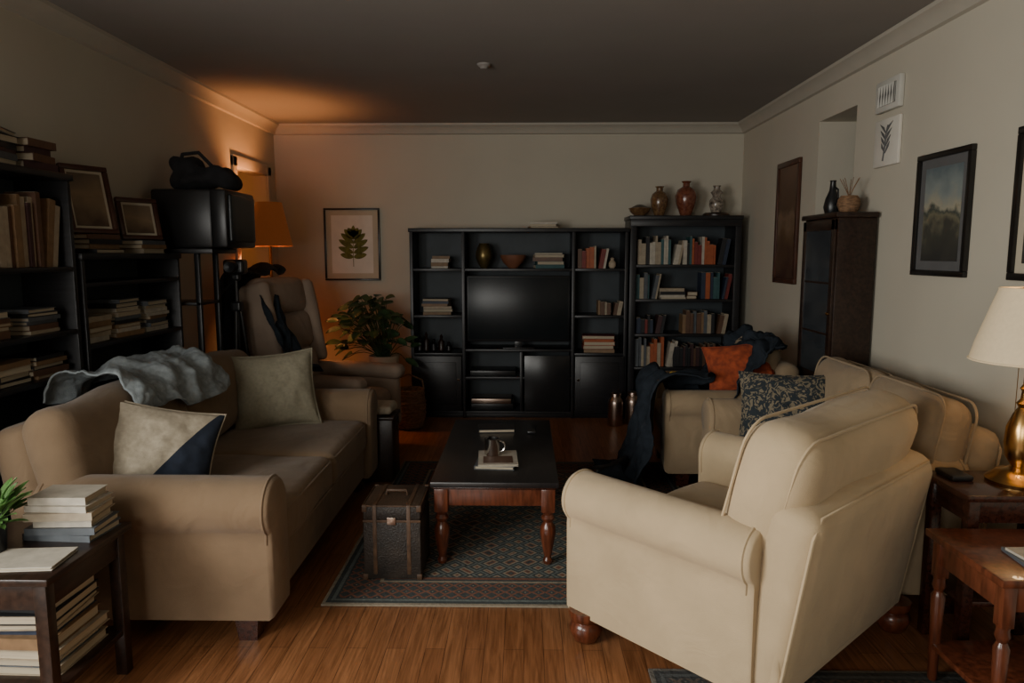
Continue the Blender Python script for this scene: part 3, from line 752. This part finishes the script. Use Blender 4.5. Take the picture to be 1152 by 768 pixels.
side_table('end_table',-1.93,-1.40,1.96,2.42,.55,M_espresso,M_espresso,.17)
side_table('end_table',1.40,1.98,2.0,2.41,.55,M_cherry,M_cherry,.15,True,z0=FZ)
side_table('end_table',1.56,2.00,2.44,2.745,.655,M_cherrydk,M_cherrydk,.25)
mb=MB(); z=stack(mb,-1.545,2.31,.5505,2,.24,.17,cols=[5,9],rv=4,tmin=.018,tmax=.025)
stack(mb,-1.54,2.31,z,4,.22,.16,cols=[6,0,6],rv=6,tmin=.018,tmax=.028)
book(mb,-1.54,2.085,.5505,.22,.15,.012,5,M_book[6])
mb.finish('book_stack')
mb=MB(); z=stack(mb,-1.63,2.2,.1705,4,.34,.27,cols=[7,0,7,9],rv=3,tmin=.025,tmax=.04); stack(mb,-1.63,2.2,z,4,.33,.26,cols=[5,1,9,0],rv=5,tmin=.02,tmax=.035); mb.finish('book_stack')
mb=MB(); book(mb,1.66,2.12,.5505,.26,.18,.012,-6,M_book[9]); book(mb,1.665,2.12,.563,.25,.17,.008,4,M_book[6]); mb.finish('magazine_stack')
mb=MB(); mb.box(1.60,1.68,2.60,2.72,.6555,.675,M_plastic,.006,); mb.finish('telephone')

def leafmesh(mb,base,tip_dir,up,L,W,m):
    d=Vector(tip_dir).normalized(); s_=d.cross(Vector(up)).normalized(); u=s_.cross(d).normalized()
    b=Vector(base)
    def f(a,v):
        t=a; w=W*(sin(pi*min(1,t*.96+.04))**.65)*(1-.35*t); x=(v-.5)*2
        return b+d*(L*t)+s_*(w*x)+u*(.22*W*abs(x)-.5*L*t*t*.5)
    mb.surf(f,7,4,m)
mb=MB(); px,py,pz=-1.70,2.13,.5505
mb.lathe([(.04,0),(.05,.01),(.055,.10),(.058,.115),(.05,.112),(.05,.10),(0,.095)],M_plastic,(px,py,pz))
for k in range(60):
    a=R.uniform(0,2*pi); e=R.uniform(.3,1.3); L_=R.uniform(.09,.16)
    d=(cos(a)*cos(e),sin(a)*cos(e),sin(e)); b0=(px+.02*cos(a),py+.02*sin(a),pz+.09)
    b1=Vector(b0)+Vector(d)*R.uniform(.03,.10)
    mb.tube([b0,b1],.0015,M_green2,4); leafmesh(mb,b1,d,(0,0,1),L_*.6,.016,M_green2)
mb.finish('potted_plant',recalc=False)
mb=MB(); px,py=-1.25,6.26
mb.lathe([(.09,0),(.10,.01),(.125,.30),(.13,.56),(.135,.60),(.12,.60),(.115,.56),(0,.55)],M_pot,(px,py,0))
mb.lathe([(0,.555),(.117,.555)],M_soil,(px,py,0))
for k in range(120):
    a=R.uniform(0,2*pi); rr=R.uniform(.03,.33); hz=R.uniform(.70,1.10)-.25*(rr/.34)**2+.05
    p0=Vector((px+.03*cos(a),py+.03*sin(a),.56)); p2=Vector((px-.08+rr*cos(a),py-.02+rr*.75*sin(a),hz))
    p1=(p0+p2)/2+Vector((0,0,.12)); pts=[p0*(1-t)**2+p1*2*t*(1-t)+p2*t*t for t in (0,.25,.5,.75,1)]
    mb.tube(pts,.003,M_green,5)
    d=Vector((cos(a)*R.uniform(.4,1),sin(a)*R.uniform(.4,1),R.uniform(-.35,.35)))
    leafmesh(mb,p2,d,(0,-.5,1),R.uniform(.09,.14),R.uniform(.04,.06),M_green)
ob=mb.finish('potted_houseplant',recalc=False)
mb=MB(); bx,by=-1.0,6.03
mb.lathe([(.10,0),(.12,.01),(.145,.10),(.15,.20),(.135,.30),(.14,.34),(.125,.34),(.12,.3),(.0,.25)],M_wicker,(bx,by,0))
for k in range(9): 
    z_=.03+k*.034; r_=.118+.03*min(1,z_/.12)-(.012 if z_>.26 else 0); mb.tube([(bx+r_*cos(a),by+r_*sin(a),z_) for a in [i*2*pi/24 for i in range(24)]],.007,M_wicker,6,True)
mb.tube([(bx-.135+.0,by,.33),(bx-.12,by,.42),(bx,by,.47),(bx+.12,by,.42),(bx+.135,by,.33)],.008,M_wicker)
mb.finish('wicker_basket')
mb=MB(); mb.box(-1.14,-.86,4.53,4.77,0,.42,M_espresso,.008); mb.box(-1.15,-.85,4.52,4.78,.42,.44,M_espresso,.006); mb.finish('storage_cube')
mb=MB(); mb.rbox((-.99,4.65,.4775),(.25,.22,.065),.03,M_stripe,puff=.1,wob=.01); mb.finish('folded_cloth')

# ---------------------------------------------------------------- brass lamp
mb=MB(); c=(1.835,2.59,.6555)
mb.lathe([(.0,0),(.105,0),(.108,.012),(.098,.022),(.09,.028),(.075,.045),(.04,.055),(.028,.065),(.034,.075),(.05,.10),(.056,.15),(.052,.21),(.034,.26),(.02,.285),(.028,.30),(.016,.315),(.013,.345),(.02,.355),(.011,.37),(.010,.44),(.018,.45),(.018,.50),(.006,.51),(.006,.73),(.012,.735),(.012,.75),(0,.765)],M_brass,c,32)
mb.shell([(.188,.455),(.172,.52),(.150,.59),(.128,.66),(.108,.72),(.105,.72),(.125,.66),(.147,.59),(.169,.52),(.185,.455)],M_shadeC,c,40)
for zz,r_ in ((.457,.188),(.719,.107)): mb.tube([(c[0]+r_*cos(a),c[1]+r_*sin(a),c[2]+zz) for a in [i*2*pi/40 for i in range(40)]],.004,M_shadeC,6,True)
mb.tube([(c[0]-.055,c[1]-.03,c[2]+.455),(c[0]-.055,c[1]-.03,c[2]+.26)],.0015,M_brass,5)
mb.tube([(c[0]-.107,c[1],c[2]+.715),(c[0],c[1],c[2]+.725),(c[0]+.107,c[1],c[2]+.715)],.002,M_brass,5)
mb.finish('brass_table_lamp')
mb=MB(); c=(-2.12,5.95,0)
mb.lathe([(0,0),(.13,0),(.13,.015),(.03,.03),(.012,.05),(.011,1.62),(.018,1.63),(.018,1.70),(0,1.70)],M_brass,c)
mb.shell([(.18,1.56),(.105,1.92),(.102,1.92),(.177,1.56)],M_shadeO,c,36); mb.finish('floor_lamp')

# ---------------------------------------------------------------- left shelving
LW=RZ(90)
def lunit(name,y0,y1,xf,ztop,zs,t=.025):
    mb=MB(LW); yf=-xf; yb=-XL-.002
    mb.box(y0,y0+t,yf,yb,0,ztop,M_black,.003); mb.box(y1-t,y1,yf,yb,0,ztop,M_black,.003)
    mb.box(y0,y1,yb-.01,yb,0,ztop,M_blackin,0)
    mb.box(y0-.01,y1+.01,yf-.01,yb,ztop,ztop+.03,M_black,.003)
    for z in zs: mb.box(y0+t,y1-t,yf,yb-.01,z-.022,z,M_black,.003)
    return mb.finish(name)
XF=-2.09
lunit('wall_bookshelf',2.05,3.30,XF,1.83,(.15,.6,.95,1.15,1.44))
lunit('wall_bookshelf',3.34,4.30,XF,1.47,(.15,.6,1.06,1.36))
DK=[4,5,9,10,7]; MX=[0,7,4,9,5,7]
mb=MB(LW); yf=-XF+.02
stack(mb,2.62,yf+.10,1.861,3,.20,.20,cols=DK); 
stack(mb,2.92,yf+.10,1.861,6,.20,.20,cols=DK,rot=10); stack(mb,2.40,yf+.1,1.861,5,.2,.20,cols=DK)
stack(mb,3.16,yf+.10,1.861,4,.20,.20,cols=DK)
row(mb,2.10,3.20,yf,1.441,.24,.33,cols=[7,0,4,7,9,10]); 
for cx_,n in ((2.25,4),(2.52,4),(2.8,5),(3.1,6)): stack(mb,cx_,yf+.10,1.151,n,.22,.18,cols=MX,rv=5)
for cx_,n in ((2.3,3),(2.6,5),(2.9,4),(3.12,5)): stack(mb,cx_,yf+.10,.951,n,.22,.18,cols=MX,rv=5)
mb.finish('shelf_books')
mb=MB(LW)
zA=stack(mb,3.62,yf+.11,1.501,4,.30,.22,cols=MX,tmin=.02,tmax=.026,rv=3); zB=stack(mb,4.06,yf+.11,1.501,3,.28,.22,cols=MX,tmin=.02,tmax=.026,rv=3)
for cx_,n in ((3.50,5),(3.78,9),(4.08,8)): stack(mb,cx_,yf+.10,1.061,n,.24,.18,cols=[0,6,9,7,5],tmin=.016,tmax=.028,rv=5)
for cx_,n in ((3.5,8),(3.8,6),(4.1,9)): stack(mb,cx_,yf+.10,.601,n,.24,.18,cols=MX,rv=5)
mb.finish('shelf_books')
def lean_frame(name,y,x,z,w,h,rz,fm,art):
    M_=T((x,y,z))@RZ(90+rz)@RX(-12)@T((0,0,h/2))
    frame(name,M_,w,h,.025,fm,art,.015)
lean_frame('picture_frame',3.62,-2.19,zA+.001,.25,.35,-25,M_framebr,M_art3)
lean_frame('picture_frame',4.07,-2.19,zB+.001,.24,.24,-30,M_framebr,M_art3)
mb=MB()
for x in (-2.32,-2.03):
    for y in (4.36,4.62): mb.box(x,x+.03,y,y+.03,0,1.50,M_plastic,.003)
mb.box(-2.33,-1.90,4.33,4.70,1.50,1.53,M_black,.003)
for z_ in (.3,.8,1.2): mb.box(-2.32,-2.0,4.36,4.65,z_-.02,z_,M_black,.003)
mb.finish('equipment_rack')
mb=MB()
mb.box(-2.27,-1.90,4.34,4.76,1.5305,1.89,M_plastic,.02); mb.box(-1.90,-1.80,4.32,4.78,1.535,1.885,M_plastic,.015)
mb.rbox((-1.797,4.55,1.715),(.03,.38,.29),.012,M_screen); mb.box(-2.32,-2.26,4.42,4.68,1.58,1.82,M_plastic,.02)
mb.finish('crt_television')
mb=MB(); mb.rbox((-2.02,4.55,1.97),(.36,.24,.13),.06,M_blkcloth,wob=.06,ws=9,n=10); mb.rbox((-2.13,4.52,2.0),(.18,.18,.16),.07,M_blkcloth,wob=.06,ws=11)
mb.tube([(-2.16,4.5,2.03),(-2.12,4.48,2.11),(-2.02,4.48,2.12),(-1.95,4.5,2.04),(-1.88,4.5,1.98)],.012,M_blkcloth); mb.finish('camera_bag')
mb=MB(); tx,ty=-1.97,4.84
for k in range(3):
    a=2*pi*k/3+.5; mb.tube([(tx+.02*cos(a),ty+.02*sin(a),1.12),(tx+.13*cos(a),ty+.13*sin(a),0.01)],.011,M_plastic,8)
mb.tube([(tx,ty,.7),(tx,ty,1.32)],.014,M_plastic); mb.rbox((tx,ty,1.14),(.07,.07,.07),.015,M_plastic); mb.rbox((tx,ty,1.34),(.06,.05,.05),.015,M_plastic)
mb.rbox((tx,ty,1.41),(.14,.10,.10),.02,M_plastic); mb.lathe([(.04,0),(.042,.06),(.036,.07),(0,.065)],M_plastic,(0,0,0),20,T((tx,ty-.04,1.41))@RX(90))
mb.tube([(tx,ty,1.33),(tx-.05,ty-.1,1.25),(tx-.06,ty-.15,1.2)],.006,M_plastic)
mb.finish('camera_tripod')

# ---------------------------------------------------------------- lights
def area(name,loc,sx,sy,e,col,target,spread=None):
    l=bpy.data.lights.new(name,'AREA'); l.shape='RECTANGLE'; l.size=sx; l.size_y=sy; l.energy=e; l.color=col
    if spread: l.spread=radians(spread)
    o=bpy.data.objects.new(name,l); scene.collection.objects.link(o); o.location=loc
    d=Vector(target)-o.location; o.rotation_euler=d.to_track_quat('-Z','Y').to_euler()
area('window_daylight',(XL-.25,.5,1.5),1.6,1.4,142,(1,.98,.92),(XL+2.5,2.5,.95))
area('window_daylight',((WX0+WX1)/2,YF-.25,1.55),1.5,1.4,60,(1,.975,.905),(.6,3.5,.8))  # added soft light from behind the camera, through the made-up rear window
def point(name,loc,e,col,r=.04):
    l=bpy.data.lights.new(name,'POINT'); l.energy=e; l.color=col; l.shadow_soft_size=r
    o=bpy.data.objects.new(name,l); scene.collection.objects.link(o); o.location=loc
point('floor_lamp_bulb',(-2.12,5.95,1.80),48,(1,.38,.12))
point('hallway_light',(-3.1,6.2,1.9),7,(1,.36,.10),.1)
point('added_table_lamp_bulb',(1.835,2.59,1.26),1.8,(1,.66,.34),.03)  # dim bulb added inside the lamp to brighten its shade
w=bpy.data.worlds.new('world'); scene.world=w; w.use_nodes=True
w.node_tree.nodes['Background'].inputs[0].default_value=(.7,.68,.65,1); w.node_tree.nodes['Background'].inputs[1].default_value=.3

# ---------------------------------------------------------------- camera
cam=bpy.data.cameras.new('camera'); cam.lens=25; cam.sensor_width=36
co=bpy.data.objects.new('camera',cam); scene.collection.objects.link(co)
co.location=(0,0,1.5); co.rotation_euler=(radians(90-7.05),0,radians(1.0)); scene.camera=co
